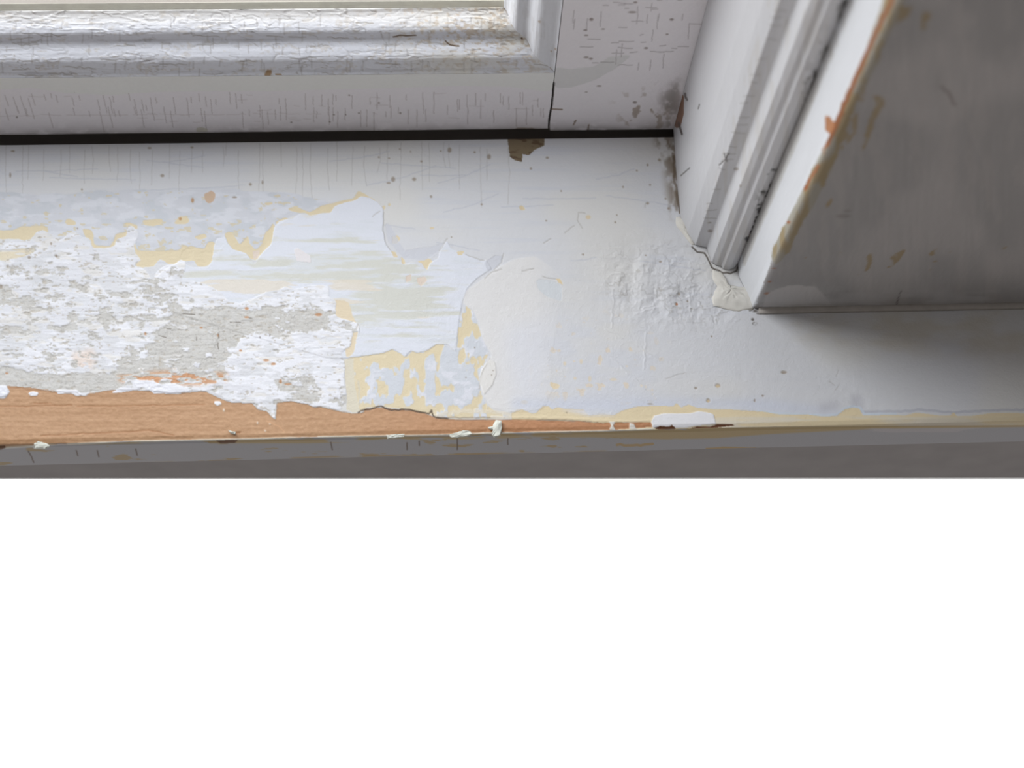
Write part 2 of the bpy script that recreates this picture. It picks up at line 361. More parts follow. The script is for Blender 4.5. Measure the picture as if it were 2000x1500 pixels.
net = np.maximum(np.exp(-((cr - .5) / .02) ** 2), np.exp(-((cr2 - .5) / .016) ** 2))
c.put(g * net, (150, 147, 143), -0.6, op=0.5)
c.put(g * sstep(noise(12, 7, 155, 3), .5, .7), (207, 206, 204), .2, op=.6)
c.put(np.clip(blur(g, 1) * (1 - blur(g, 1)) * 4, 0, 1) * w2 * sstep(noise(20, 20, 156, 2), .45, .6), (170, 166, 158), -.3, op=.45)
c.put(w2 * (1 - g) * sstep(noise(40, 6, 56, 3), .6, .75), (217, 219, 224), -0.4, op=0.7)
c.put(w2 * sstep(noise(9, 3.5, 57, 3), .69, .74) , (184, 176, 164), -0.8, op=0.7)
c.put(w2 * (1 - g) * blur(poly([(140, 690), (180, 680), (190, 700), (175, 725), (145, 722)]), 5) * sstep(noise(12, 6, 58, 3), .42, .55), (226, 211, 201), op=0.9)
c.put(dots([(482, 603, 4, 3), (482, 620, 5, 2), (520, 704, 6, 2.5), (534, 711, 5, 2.5), (393, 640, 3, 2), (426, 655, 2, 3), (622, 615, 7, 3), (548, 745, 3, 4), (562, 750, 7, 2), (13, 729, 3, 2), (470, 685, 3, 2), (284, 652, 2, 3)]), (190, 142, 104), -0.5, op=0.9)
seg = [[(427, 652), (427, 682), (424, 680)], [(456, 656), (468, 655)], [(527, 650), (527, 657)], [(508, 652), (508, 660)], [(326, 642), (340, 643)], [(450, 630), (470, 630)], [(478, 621), (492, 622)], [(510, 620), (525, 620)], [(352, 614), (392, 614)], [(310, 655), (330, 660)], [(384, 655), (384, 665)]]
c.put(stroke(seg, 1.0, 0.8, 3) * sstep(noise(8, 8, 157, 2), .4, .55), (110, 102, 94), -0.8, op=0.75)
og = w2 * blur(poly([(228, 735), (280, 728), (370, 722), (445, 730), (440, 750), (380, 752), (300, 752), (235, 745)]), 4) * sstep(noise(22, 7, 59, 4), .5, .58)
c.put(og, (200, 150, 112), -1.0)
# bare wood along the front
wood_top = [(-120, 756), (0, 752), (20, 754), (60, 757), (100, 765), (180, 768), (215, 762), (240, 762), (300, 764), (345, 768), (400, 764), (424, 776), (450, 786), (492, 788), (504, 800), (520, 803), (538, 821), (541, 787), (565, 783), (628, 795), (662, 803), (690, 808), (708, 806), (716, 798), (745, 796), (790, 801), (815, 803), (843, 812), (850, 816), (900, 820), (960, 820), (1060, 819), (1120, 821), (1180, 826), (1192, 826), (1205, 825), (1272, 824)]
EX = [-120, 0, 100, 250, 500, 640, 850, 950, 1190, 1275, 1400, 1700, 2000, 2140]
EY = [880, 875, 869, 862, 857, 853, 850, 846, 841, 838, 834, 831, 829, 828]
wp = poly(wood_top + [(1274, 834)] + [(x, y - 0.5) for x, y in zip(EX[::-1], EY[::-1]) if x <= 1200])
wd = rag(wp, 1.6, .55, 5, 61, 2.0) * (1 - w2 * (yy + Y0 < 770) * 0.0)
wd = np.clip(wd - w2, 0, 1)
wg = noise(170, 5, 62, 4); wg2 = noise(30, 4, 63, 3)
wcol = np.stack([np.full_like(wg, v) for v in (186, 146, 110)], -1) + (wg - .5)[..., None] * np.array([20, 22, 24]) + (wg2 - .5)[..., None] * 10 + (noise(6, 4, 163, 2) - .5)[..., None] * 16
red = sstep(xx + X0, 600, 1150)[..., None]; wcol = wcol * (1 - red * .0) + red * np.array([-2, -14, -16])
c.c = c.c * (1 - wd[..., None]) + wd[..., None] * wcol; c.h = c.h * (1 - wd) - 1.6 * wd
c.h += wd * ((noise(9, 5, 64, 3) - .5) * 1.6 + (noise(60, 4, 65, 2) - .5) * .8)
c.put(wd * stroke([[(0, 793), (60, 793), (140, 791)], [(150, 793), (240, 792), (330, 791), (400, 789)], [(66, 787), (100, 787)], [(80, 851), (140, 848), (200, 845), (250, 843), (290, 840), (310, 843), (340, 850)]], 1.3, .5, 4), (160, 108, 68), -0.8, op=0.55)
c.put(wd * stroke([[(520, 822), (545, 832), (555, 842)]], 1, .5, 4), (220, 170, 130), op=.5)
c.put(stroke([[(0, 756), (40, 757), (75, 761), (110, 768)]], 2, 1.5, 4), (165, 120, 86), op=0.5)
frx = rag(poly([(215, 768), (235, 758), (280, 757), (300, 768), (345, 770), (362, 766), (358, 755), (330, 748), (315, 752), (300, 744), (265, 742), (262, 752), (275, 760), (240, 766)]), 1.2, .6, 6, 66)
c.put(frx, (228, 229, 236), 1.0)
c.put(rag(poly([(-120, 752), (12, 754), (20, 765), (10, 778), (-120, 780)]), 1.5, .5, 6, 67), (228, 230, 238), 2.4)
c.put(rag(poly([(54, 768), (64, 764), (76, 767), (72, 774), (60, 774)]), 1, .4, 6, 67) , (230, 230, 236), 2.0)
c.put(rag(poly([(110, 762), (150, 762), (160, 772), (150, 774), (138, 768), (112, 770)]), 1, .5, 6, 67), (230, 230, 236), 2.0)
c.put(rag(poly([(418, 784), (430, 784), (434, 789), (426, 793), (419, 790)]), 1, .3, 6, 67) + 0 * wd, (229, 229, 233), 2.0)
c.put(dots([(437, 801, 2.4, 3.2), (518, 841, 2, 2), (527, 828, 2, 1.5), (503, 826, 1.5, 3)]), (226, 214, 200), 1.2, op=.8)
c.put(rag(poly([(448, 843), (472, 843), (468, 847), (455, 847)]), .5, .2, 5, 67), (150, 105, 66), -1.0)
# cream patch in the middle of the front edge, lavender dabs over it
C1 = [(672, 703), (690, 697), (715, 694), (745, 690), (765, 682), (784, 692), (795, 697), (806, 685), (826, 690), (838, 680), (850, 672), (868, 672), (880, 681), (890, 688), (893, 660), (898, 620), (910, 597), (925, 610), (935, 640), (940, 655), (955, 690), (945, 710), (936, 740), (940, 770), (952, 792), (970, 806), (1000, 812), (1003, 818), (900, 818), (852, 814), (842, 810), (790, 799), (745, 794), (716, 796), (706, 804), (690, 806), (676, 800), (678, 780), (674, 740)]
c1 = rag(poly(C1), 1.2, .2, 6, 71) * (1 - w1 * .98) * (1 - w2)
c.put(c1, (220, 206, 174), -0.2)
lv = blur(poly([(720, 705), (760, 700), (820, 700), (870, 690), (935, 640), (955, 700), (930, 770), (900, 790), (800, 790), (705, 785), (715, 745)]), 12)
lvm = c1 * sstep(noise(15, 27, 72, 3) + .24 * lv + .22 * sstep(xx + X0, 815, 900), .73, .79)
c.put(lvm, (206, 210, 217), 0.4)
c.put(lvm * sstep(noise(22, 18, 73, 3), .56, .7), (221, 222, 230), 0.3, op=.8)
c.put(c1 * poly([(672, 700), (690, 700), (692, 745), (700, 790), (704, 806), (676, 806)]), (214, 209, 194), op=.8)
c.put(c1 * stroke([[(700, 745), (702, 790)]], 3, 1, 2), (205, 200, 188), op=.6)
c.put(stroke([[(850, 812), (900, 803), (960, 804), (1000, 812), (1100, 818), (1192, 822)]], 7, 1, 5), (222, 213, 195), 0.3, op=.7)
dk = stroke([[(700, 806), (712, 800), (730, 797), (745, 793), (765, 801), (800, 800), (820, 805), (838, 808), (843, 801), (846, 812), (852, 815), (875, 817)]], 1.8, .8, 6)
c.put(dk, (84, 68, 56), -0.8, op=.85)
c.put(stroke([[(875, 816), (930, 816), (1000, 815), (1060, 819), (1185, 824)]], 2.2, .7, 7), (150, 140, 128), op=.6)
c.put(stroke([[(960, 814), (1100, 817), (1190, 822), (1240, 823), (1275, 820)]], 3.2, .5, 8), (226, 220, 208), 0.8, op=.9)
# smooth filler in the middle
F1 = [(903, 588), (912, 566), (935, 550), (958, 532), (985, 515), (1010, 505), (1045, 500), (1075, 520), (1095, 538), (1106, 556), (1100, 585), (1090, 600), (1088, 640), (1080, 680), (1072, 700), (1080, 760), (1060, 800), (1000, 806), (958, 796), (944, 770), (936, 745), (940, 722), (956, 702), (962, 695), (944, 665), (938, 640), (925, 605), (910, 598)]
f1 = rag(poly(F1), 4, .3, 18, 81, soft=.2) * (1 - .75 * sstep(xx + X0, 1030, 1100))
c.put(f1, (221, 220, 220), 0.7)
c.put(rag(poly([(956, 702), (967, 708), (970, 730), (962, 752), (945, 772), (936, 745), (941, 722)]), 1.5, .2, 9, 82), (224, 222, 219), 1.3)
c.put(stroke([[(957, 700), (945, 720), (937, 742), (936, 760)]], 1.2, .4, 9), (176, 172, 166), op=.7)
c.put(f1 * blur(poly([(985, 640), (1090, 620), (1090, 700), (1060, 780), (1010, 790), (990, 700)]), 18), (216, 218, 226), op=.7)
c.put(rag(poly([(1048, 545), (1080, 548), (1098, 560), (1096, 588), (1070, 580), (1050, 565)]), 3, .4, 10, 83), (208, 213, 218), -0.5, op=.8)
c.put(rag(poly([(1086, 545), (1094, 545), (1100, 556), (1092, 553)]), .8, .2, 6, 83), (224, 205, 168), -.4)
c.put(dots([(960, 733, 1.3, 1.3), (963, 724, 1.2, 1.2), (910, 737, 1.6, 1.2), (927, 679, 1.5, 1.2)]), (140, 125, 110), op=.7)
# broad area on the right: lavender mottle and cream specks
rm = blur(poly([(1070, 640), (1230, 620), (1300, 700), (1260, 770), (1400, 790), (1100, 800), (1060, 740)]), 22)
c.put(rm * sstep(noise(70, 26, 84, 3), .42, .66), (207, 210, 219), op=.5)
c.put(rm * sstep(noise(17, 17, 85, 3), .68, .73), (221, 208, 190), -.2, op=.85)
c.put(rag(poly([(1074, 745), (1094, 752), (1092, 758), (1082, 761), (1075, 754)]), 1, .2, 6, 86), (224, 209, 180), -.3)
c.put(dots([(1123, 739, 3, 3), (1152, 740, 3, 6), (1198, 741, 7, 2.5), (1103, 710, 3, 4), (1135, 706, 3, 5), (1024, 786, 7, 4), (1015, 803, 8, 4)]), (222, 208, 184), op=.8)
blot = blur(poly([(1180, 780), (1500, 780), (1640, 800), (1640, 812), (1480, 806), (1400, 796), (1200, 808), (1000, 800), (1000, 780)]), 8)
c.put(blot, (203, 208, 222), -.3, op=.75)
c.put(blur(poly([(1600, 790), (1640, 782), (1640, 800), (1600, 806)]), 6) + blur(poly([(1662, 772), (1682, 772), (1686, 800), (1664, 800)]), 4), (188, 188, 196), op=.6)
c.put(stroke([[(1680, 804), (1760, 804), (1800, 800), (1860, 806), (1935, 802), (2000, 800), (2130, 800)]], 4, .6, 10), (176, 178, 190), op=.6)
S1 = [(1000, 806), (1020, 800), (1040, 808), (1048, 806), (1060, 794), (1072, 793), (1078, 800), (1090, 795), (1100, 798), (1140, 800), (1150, 812), (1175, 808), (1200, 811), (1215, 802), (1245, 794), (1290, 792), (1315, 794), (1322, 787), (1330, 796), (1345, 790), (1360, 796), (1400, 800), (1430, 800), (1490, 804), (1520, 809), (1580, 810), (1610, 814), (1635, 812), (1650, 800), (1666, 796), (1678, 798), (1686, 812), (1720, 811), (1750, 810), (1765, 812), (1790, 806), (1840, 812), (1856, 812), (1863, 805), (1869, 813), (1900, 812), (1935, 807), (1990, 807), (2140, 808), (2140, 840), (1000, 840)]
s1 = rag(poly(S1), 1.2, .25, 7, 91, 2) * (1 - wd)
c.put(stroke([[(1480, 803), (1520, 807), (1610, 811), (1633, 810), (1648, 798), (1666, 793), (1680, 796), (1688, 809), (1750, 808)]], 3, .4, 10), (205, 216, 228), op=.8)
c.put(s1, (222, 206, 172), -.5)
low = sstep(yy + Y0 - (813 + 0 * xx), -3, 5)
c.put(s1 * low * sstep(noise(90, 10, 92, 3), .35, .6) * (xx + X0 > 1380), (214, 208, 196), op=.75)
c.put(s1 * blur(poly([(1095, 800), (1150, 800), (1200, 806), (1200, 812), (1150, 812)]), 3), (213, 214, 224), op=.8)
w3 = rag(poly([(1272, 824), (1278, 812), (1295, 808), (1345, 808), (1366, 803), (1388, 807), (1394, 810), (1398, 828), (1360, 832), (1340, 836), (1275, 836)]), 1.2, .3, 7, 93)
c.put(w3, (226, 226, 230), 1.4)
c.put(rag(poly([(1190, 824), (1202, 824), (1198, 832), (1202, 840), (1190, 840), (1194, 832)]), .8, .2, 6, 93) + rag(poly([(1230, 826), (1238, 828), (1243, 838), (1230, 838)]), .8, .2, 6, 93), (224, 220, 212), 1.8)
c.put(rag(poly([(1278, 836), (1290, 832), (1306, 834), (1312, 830), (1320, 836), (1316, 841), (1290, 841)]), .8, .4, 5, 94) + rag(poly([(1345, 838), (1362, 833), (1385, 834), (1400, 829), (1430, 829), (1434, 831), (1410, 834), (1380, 838), (1350, 842)]), .8, .4, 5, 94), (96, 58, 34), -.8)
# specks, gouges and the chip by the sash
c.put(rag(poly([(990, 262), (1064, 262), (1063, 284), (1045, 292), (1034, 303), (1021, 301), (1019, 316), (1006, 313), (996, 306)]), .8, .25, 6, 95), (128, 112, 88), -1.8)
c.put(poly([(990, 262), (1064, 262), (1063, 284), (1045, 292), (1034, 303), (1021, 301), (1019, 316), (1006, 313), (996, 306)]) * sstep(noise(22, 5, 96, 3), .52, .6), (86, 66, 46), op=.7)
sp_ = [(1069, 308, 3, 2.5), (1037, 329, 2.4, 2.4), (927, 297, 2.4, 2.2), (823, 315, 2.6, 2), (861, 295, 1.8, 1.8), (878, 293, 4, 5), (740, 307, 2, 2), (760, 309, 2, 1.5), (781, 291, 1.6, 1.6), (802, 296, 1.6, 1.4), (955, 306, 4, 5), (809, 350, 4, 3.5), (768, 350, 4, 5), (759, 357, 4, 2), (842, 384, 2.5, 2.5), (941, 399, 2.5, 2), (882, 463, 1.6, 1.6), (1288, 312, 3, 3), (1265, 322, 2.2, 2.6), (1244, 333, 2, 2), (1217, 365, 2, 2), (1270, 361, 2, 2), (1300, 388, 2, 2), (1306, 407, 2.5, 2.5), (1265, 397, 3, 2.5), (1202, 434, 2, 2), (1205, 420, 1.6, 1.6), (1139, 497, 2.4, 2), (1261, 499, 2, 1.6), (1290, 511, 3, 2), (1096, 373, 1.8, 1.8), (1067, 431, 2, 1.5), (25, 295, 4, 2), (20, 342, 2, 5), (292, 289, 4, 2), (375, 288, 3, 2), (160, 370, 2, 2), (489, 360, 3, 3), (513, 356, 2, 4), (458, 385, 5, 2), (317, 343, 4, 3), (1359, 758, 3, 2.5), (1383, 782, 4, 4), (1474, 782, 2, 3), (1490, 773, 2.5, 2), (1531, 727, 6, 3), (1402, 753, 5, 4), (1320, 594, 2.5, 3), (1326, 574, 3, 3), (1343, 588, 2, 2), (1270, 789, 6, 1.2), (1107, 806, 2, 1.2), (1390, 657, 2, 2), (151, 446, 1.8, 1.8), (100, 476, 2, 3), (57, 503, 3, 3), (110, 500, 2.5, 3), (2, 560, 3, 4)]
c.put(dots(sp_), (130, 112, 92), -.9, op=.55)
c.put(dots([(1402, 754, 4, 3), (1383, 783, 3, 3), (1149, 424, 5, 4), (1018, 406, 3, 3)]), (216, 196, 160), op=.8)
c.put(dots([(1322, 594, 1.8, 2.4)]), (172, 88, 40), op=.9)
c.put(stroke([[(1130, 415), (1143, 416)], [(1103, 455), (1122, 441)], [(1062, 475), (1076, 466)], [(1130, 415), (1128, 430), (1138, 446)], [(1264, 395), (1260, 405)], [(728, 423), (742, 413)], [(750, 415), (748, 450), (752, 470), (762, 488)], [(858, 490), (872, 468), (874, 466)], [(910, 497), (938, 508), (946, 509)], [(1020, 530), (1035, 526), (1043, 525)], [(1060, 540), (1085, 545)], [(984, 495), (980, 512), (965, 527)], [(948, 544), (960, 532), (980, 526)]], 1.1, .9, 11), (168, 164, 158), -.9, op=.45)
lump = blur(poly([(1175, 500), (1330, 470), (1420, 560), (1460, 620), (1380, 640), (1200, 620)]), 24)
lr = noise(30, 24, 197, 4); c.h += lump * ((noise(26, 30, 97, 5) - .5) * 11 + 1.4 * np.exp(-((lr - .5) / .03) ** 2))
c.put(lump * np.exp(-((lr - .535) / .012) ** 2) * sstep(noise(40, 40, 198, 2), .45, .6), (165, 160, 152), op=.5)
c.put(lump * np.exp(-((noise(34, 30, 98, 3) - .5) / .015) ** 2), (150, 145, 138), -.6, op=.22)
c.put(blur(poly([(1290, 560), (1340, 555), (1345, 585), (1300, 590)]), 10) * sstep(noise(7, 7, 99, 3), .5, .7), (160, 160, 160), op=.6)
c.put(blur(poly([(1280, 268), (1320, 266), (1330, 360), (1325, 430), (1310, 420), (1300, 330)]), 8) * sstep(noise(14, 20, 100, 3), .38, .66), (104, 88, 70), op=.7)
c.put(stroke([[(1314, 300), (1318, 340), (1322, 380), (1328, 415)]], 4, 1.5, 12), (96, 80, 62), op=.6)
c.h += stroke([[(1195, 700), (1260, 760)], [(1180, 640), (1290, 700)], [(1262, 650), (1258, 720)], [(1195, 640), (1198, 565)], [(1280, 600), (1240, 615)], [(1345, 570), (1350, 620)]], 2.5, 1.2, 13) * .8
c.put(stroke([[(1640, 750), (1632, 762)], [(1630, 752), (1620, 745)], [(1638, 722), (1634, 735)], [(1340, 728), (1300, 740)]], 1.0, .6, 13), (165, 160, 156), -.6, op=.3)
c.put(stroke([[(1352, 482), (1362, 492), (1376, 494), (1384, 508), (1390, 522), (1404, 528), (1412, 533), (1426, 534), (1438, 529), (1448, 516)]], 2.2, .8, 16) * sstep(noise(12, 12, 172, 2), .2, .5), (74, 66, 58), -.8, op=.75)
c.put(dots([(1472, 607, 9, 3), (1482, 612, 6, 2), (1464, 601, 6, 3), (1474, 632, 5, 3), (1470, 624, 3, 3)]) * sstep(noise(6, 5, 171, 2), .3, .55), (92, 86, 80), op=.8)
# warmer tone in front of the casing foot
c.put(sstep(noise(60, 30, 101, 3), .3, .8) * blur(poly([(1480, 612), (2140, 604), (2140, 700), (1600, 680)]), 14), (205, 198, 184), op=.6)
# front face of the sill: grey paint with ochre scrapes
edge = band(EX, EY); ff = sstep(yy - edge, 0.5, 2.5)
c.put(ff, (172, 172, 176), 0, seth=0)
oc = band([-120, 300, 600, 900, 1150, 1300, 1400, 1500, 1700, 2140], [872, 866, 866, 858, 854, 858, 856, 848, 838, 832])
om = ff * (1 - sstep(yy - oc, -2, 2)) * sstep(noise(120, 9, 102, 4) + .25 * sstep(xx + X0, 1000, 1250), .45, .52)
c.put(om, (184, 160, 112), op=.85)
c.put(ff * sstep(noise(60, 8, 103, 4), .66, .71) * (xx + X0 < 1300), (172, 146, 98), op=.75)
bot = band([0, 650, 1275, 2000], [915, 893, 880, 871])
c.put(ff * np.exp(-((yy - bot + 1) / 1.6) ** 2) * sstep(noise(80, 20, 104, 3), .45, .6), (172, 142, 92), op=.7)
c.put(ff * stroke([[(1205, 869), (1235, 870), (1275, 867)], [(1380, 877), (1420, 875), (1475, 876)]], 4, .5, 14), (182, 150, 96), op=.8)
c.put(ff * sstep(yy - edge, 5, 7) * (1 - sstep(yy - edge, 12, 16)) * sstep(noise(110, 8, 105, 3), .55, .62) * (xx + X0 > 1650), (186, 182, 184), op=.9)
c.put(ff * stroke([[(55, 881), (62, 893), (66, 903)], [(149, 880), (152, 890)], [(190, 880), (193, 892)], [(265, 877), (268, 889)], [(646, 864), (649, 878)], [(795, 865), (795, 878)], [(819, 862), (819, 870)], [(893, 857), (893, 878)], [(992, 857), (992, 868)]], 1.4, .2, 15), (92, 74, 60), op=.8)
# thin ridge of broken paint along the arris
rim = np.exp(-((yy - edge) / 1.5) ** 2) * (xx + X0 < 1280) * sstep(noise(60, 30, 106, 3), .25, .4)
c.put(rim, (222, 220, 208), 1.4, op=.95)
c.put(rag(poly([(65, 870), (72, 865), (88, 866), (98, 872), (90, 876), (66, 877)]), 1, .3, 6, 107), (214, 214, 206), 1.6)
c.put(rag(poly([(422, 861), (440, 860), (465, 859), (460, 865), (432, 867)]), .8, .3, 6, 108) + rag(poly([(-5, 872), (8, 871), (12, 874), (2, 879), (-5, 878)]), .6, .2, 5, 108), (110, 74, 44), -1.4)

SG = 0.00031                                   # grid pitch
T = 0.027; YB = 0.1368; YS = 0.1408
def xs_run(x0, x1, d0, d1, st):
    a = np.arange(d0, d1, st); r = np.concatenate([np.linspace(x0, d0, 5)[:-1], a, np.linspace(d1, x1, 5)])
    return (r - x0) / (x1 - x0)
jb = np.random.default_rng(9)
sill_loop = [(YB, 0.0), (YB, -T - .012), (0.03, -T - .012), (0.03, -T), (0.004, -T), (0.0012, -T + .0012), (0.0, -T + .004), (0.0, -0.0028), (0.0008, -0.0009), (0.0028, 0.0)]
# counter-clockwise seen with y to the right, z up: go top -> front -> bottom -> back
sill_loop = [(YB, -T - .012), (YB, 0.0), (0.0024, 0.0), (0.0006, -0.0006), (0.0, -0.0024), (0.0, -T + .003), (0.0010, -T + .0008), (0.003, -T), (0.03, -T), (0.03, -T - .012)]
sd = [False, True, True, True, True, True, True, False, False, False]
def place_x(P, s): return np.stack([s, P[:, 0], P[:, 1]], 1)
props_sill = dict(label='white window sill of peeling paint with a strip of bare wood along its front edge', cat='window sill', kind='structure')
XL, XR = -0.54, 0.46
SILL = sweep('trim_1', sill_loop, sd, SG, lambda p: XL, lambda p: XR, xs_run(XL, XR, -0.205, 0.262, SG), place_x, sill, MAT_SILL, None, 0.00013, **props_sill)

# ================================================================== THE SASH
XA = on_y(1083, 143, YS)[0]                      # where the rail meets the stile
ZA = on_y(500, 148, YS)[2]
sash = Chart((242, 238, 241)); c = sash
c.h += 1.2 * (noise(40, 30, 201, 3) - .5)
# paler undercoat band under the moulding
lowb = band([-120, 0, 60, 130, 220, 300, 400, 520, 640, 760, 900, 1000, 1060, 1120, 1200, 1290], [172, 175, 171, 182, 186, 180, 178, 178, 175, 172, 168, 170, 178, 172, 150, 120])
upb = sstep(lowb - yy, -2, 2) * (xx + X0 < 1084)
c.put(upb * rag(np.ones_like(xx), 1, .3, 10, 202), (240, 240, 237), .5)
c.put(rag(poly([(1083, 130), (1110, 135), (1160, 130), (1190, 112), (1240, 105), (1200, 135), (1160, 158), (1110, 172), (1083, 172)]), 5, .3, 16, 203), (219, 219, 217), .3, op=.7)
rr = np.random.default_rng(8); seg = []
for x in np.arange(-100, 1070, 12.5):
    for (ya, yb) in ((180, 215), (205, 250)):
        if rr.random() < .62:
            x_ = x + rr.normal() * 4; y = ya + rr.random() * 16; L = 8 + rr.random() * 32; k = (x_ - 1000) * -.00025
            k = -0.34 * (1 - min(max(x_ / 620, 0), 1))
            seg.append([(x_, y), (x_ - k * L * .5, y + L * .5), (x_ - k * L, min(y + L, 262))])
c.put(stroke(seg, .5, .5, 4), (140, 126, 122), -.6, op=.36)
seg = [[(x, 226 - x * .006 + rr.normal()), (x + 10 + rr.random() * 30, 226 - x * .006)] for x in np.arange(0, 600, 26)]
seg += [[(x, y), (x + 8 + rr.random() * 24, y + rr.normal())] for x, y in zip(rr.random(26) * 1050, 182 + rr.random(26) * 60)]
c.put(stroke(seg, .5, .4, 5), (150, 134, 128), -.4, op=.16)
seg = []
for i in range(46):                              # stile: hair cracks both ways
    x = 1110 + rr.random() * 240; y = rr.random() * 130
    if rr.random() < .62: seg.append([(x, y), (x + 6 + rr.random() * 26, y + rr.normal())])
    else: seg.append([(x, y), (x - 2, y + 12 + rr.random() * 22)])
c.put(stroke(seg, .8, .4, 6), (140, 132, 132), -.5, op=.4)
c.put(dots([(1241, 5, 4, 2), (1235, 24, 8, 2), (1155, 38, 4, 3), (1312, 38, 4, 2.5), (1143, 59, 4, 1.5), (1145, 69, 4, 1.5), (1178, 57, 4, 1.2), (1303, 67, 3, 1.5), (1145, 112, 5, 2), (1154, 115, 4, 2), (1262, 94, 4, 2), (1240, 200, 4, 2.5), (1170, 168, 5, 1.5), (145, 180, 0.1, 0.1), (682, 186, 2, 1.5), (652, 224, 2, 1.6), (569, 239, 2, 1.4), (644, 238, 2, 1.4), (675, 224, 1.6, 1.8), (701, 221, 2, 1.6), (782, 221, 2, 2), (740, 201, 2, 2), (33, 229, 2, 2), (1123, 237, 2, 1.5), (1145, 180, 3, 1)]), (104, 88, 80), -.6, op=.55)
c.put(stroke([[(1082, 162), (1080, 185), (1078, 205), (1074, 225), (1073, 257)]], 2.6, .7, 7), (48, 42, 38), -2, op=.95)
c.put(stroke([[(1078, 213), (1098, 214)], [(1125, 235), (1120, 244)], [(1146, 262), (1150, 244)]], 1.4, .5, 8), (110, 84, 62), op=.7)
c.put(blur(poly([(1290, 190), (1330, 150), (1322, 262), (1300, 262)]), 8) * sstep(noise(16, 18, 204, 3), .34, .62), (96, 88, 80), op=.5)
gr = band([0, 700, 1300], [269, 263, 257]); c.put(np.exp(-np.clip(gr - yy, 0, None) / (4 + 5 * noise(40, 20, 230, 2))) * sstep(noise(20, 8, 231, 3), .2, .5), (84, 78, 72), op=.75)  # grime on the sash foot, also paints the soft shade above the slot
c.put(blur(poly([(1210, 190), (1300, 180), (1300, 260), (1220, 250)]), 16) * sstep(noise(16, 14, 205, 3), .6, .72), (140, 122, 104), op=.6)
c.put(rag(poly([(1000, 262), (1010, 249), (1040, 250), (1055, 256), (1060, 262)]), 2, .5, 8, 206), (150, 132, 112), -.6, op=.5)
c.put(rag(poly([(383, 250), (392, 248), (406, 252), (406, 258), (384, 258)]), 1, .3, 6, 206), (190, 186, 160), op=.5)
# moulding: bright crazed paint, dirt thickening to the right
mo = Chart((224, 226, 234)); c = mo
c.put(sstep(xx + X0, 650, 1000) * sstep(noise(60, 40, 211, 2), .2, .8), (222, 218, 208), op=.9)
c.put(sstep(45 - (yy + Y0), -18, 20) * .8, (220, 216, 210), op=.8)
c.h += 6.0 * (noise(60, 20, 212, 4) - .5) + 1.2 * (noise(9, 6, 213, 3) - .5)
rk = noise(34, 13, 232, 2); c.h -= 2.0 * np.exp(-((rk - .5) / .02) ** 2); c.put(np.exp(-((rk - .5) / .012) ** 2) * sstep(noise(60, 30, 233, 2), .4, .6), (176, 172, 168), op=.45)
rg = noise(70, 11, 216, 3); c.h += 2.6 * np.exp(-((rg - .5) / .03) ** 2) * sstep(noise(90, 40, 217, 2), .4, .6)
c.put(np.exp(-((rg - .515) / .008) ** 2) * sstep(noise(90, 40, 217, 2), .4, .6), (150, 140, 130), -1, op=.6)
seg = [[(x, y), (x + rr.normal() * 1.5, y + 10 + rr.random() * 12)] for x, y in zip(rr.random(90) * 1060, rr.choice([38, 66, 92, 118, 124], 90) + rr.normal(size=90) * 5)]
c.put(stroke(seg, .8, .5, 9), (160, 155, 152), -1.0, op=.45)
seg = [[(x, y), (x + 10 + rr.random() * 50, y + rr.normal() * 2)] for x, y in zip(rr.random(60) * 1060, rr.choice([44, 70, 86, 119, 147], 60) + rr.normal(size=60) * 4)]
c.put(stroke(seg, 1.0, 1.1, 10), (160, 154, 148), -1.0, op=.5)
dn = noise(7, 5, 214, 3); dr = sstep(xx + X0, 560, 1040) * (1 - .6 * sstep(yy + Y0, 60, 130))
c.put(sstep(dn + .14 * dr, .62, .78) * np.clip(dr * 1.3, 0, 1), (196, 178, 156), -.3, op=.65)
c.put(sstep(dn * .5 + .5 * noise(40, 12, 215, 3) + .05 * dr, .60, .68), (196, 186, 172), op=.35)
dl = band([-120, 0, 100, 300, 500, 800, 900, 960, 1000, 1036], [17, 16, 15, 15.5, 13, 12, 10, 9, 12, 20])
c.put(np.exp(-((yy - dl) / (1.5 + 4.5 * sstep(xx + X0, 820, 1000))) ** 2) * sstep(noise(22, 30, 218, 3), .32, .45), (66, 50, 34), -1, op=.9)
c.put(np.exp(-((yy - dl + 4) / 3) ** 2) * (xx + X0 > 700), (150, 148, 124), op=.5)
c.put(rag(poly([(1022, 16), (1034, 12), (1036, 26), (1030, 32), (1024, 26)]), 1, .4, 6, 219), (60, 44, 28), -1)
c.put(dots([(1019, 75, 2, 2.4), (1038, 50, 3, 3), (1048, 62, 2, 3)]), (90, 64, 40))
c.put(rag(poly([(516, 146), (522, 136), (531, 137), (530, 144), (528, 149), (517, 150)]), 1, .3, 5, 220) + rag(poly([(537, 144), (550, 143), (549, 147), (538, 147)]), .8, .3, 5, 220), (176, 148, 116), -1)
c.put(stroke([[(1036, 34), (1046, 48), (1050, 70), (1049, 85), (1058, 104), (1067, 118), (1078, 134)]], 3, 1, 11), (176, 142, 104), -.5, op=.7)
c.put(stroke([[(768, 72), (780, 69), (792, 70), (812, 69)], [(870, 80), (880, 88), (896, 90)]], 1.6, .4, 12), (92, 70, 50), -1, op=.8)
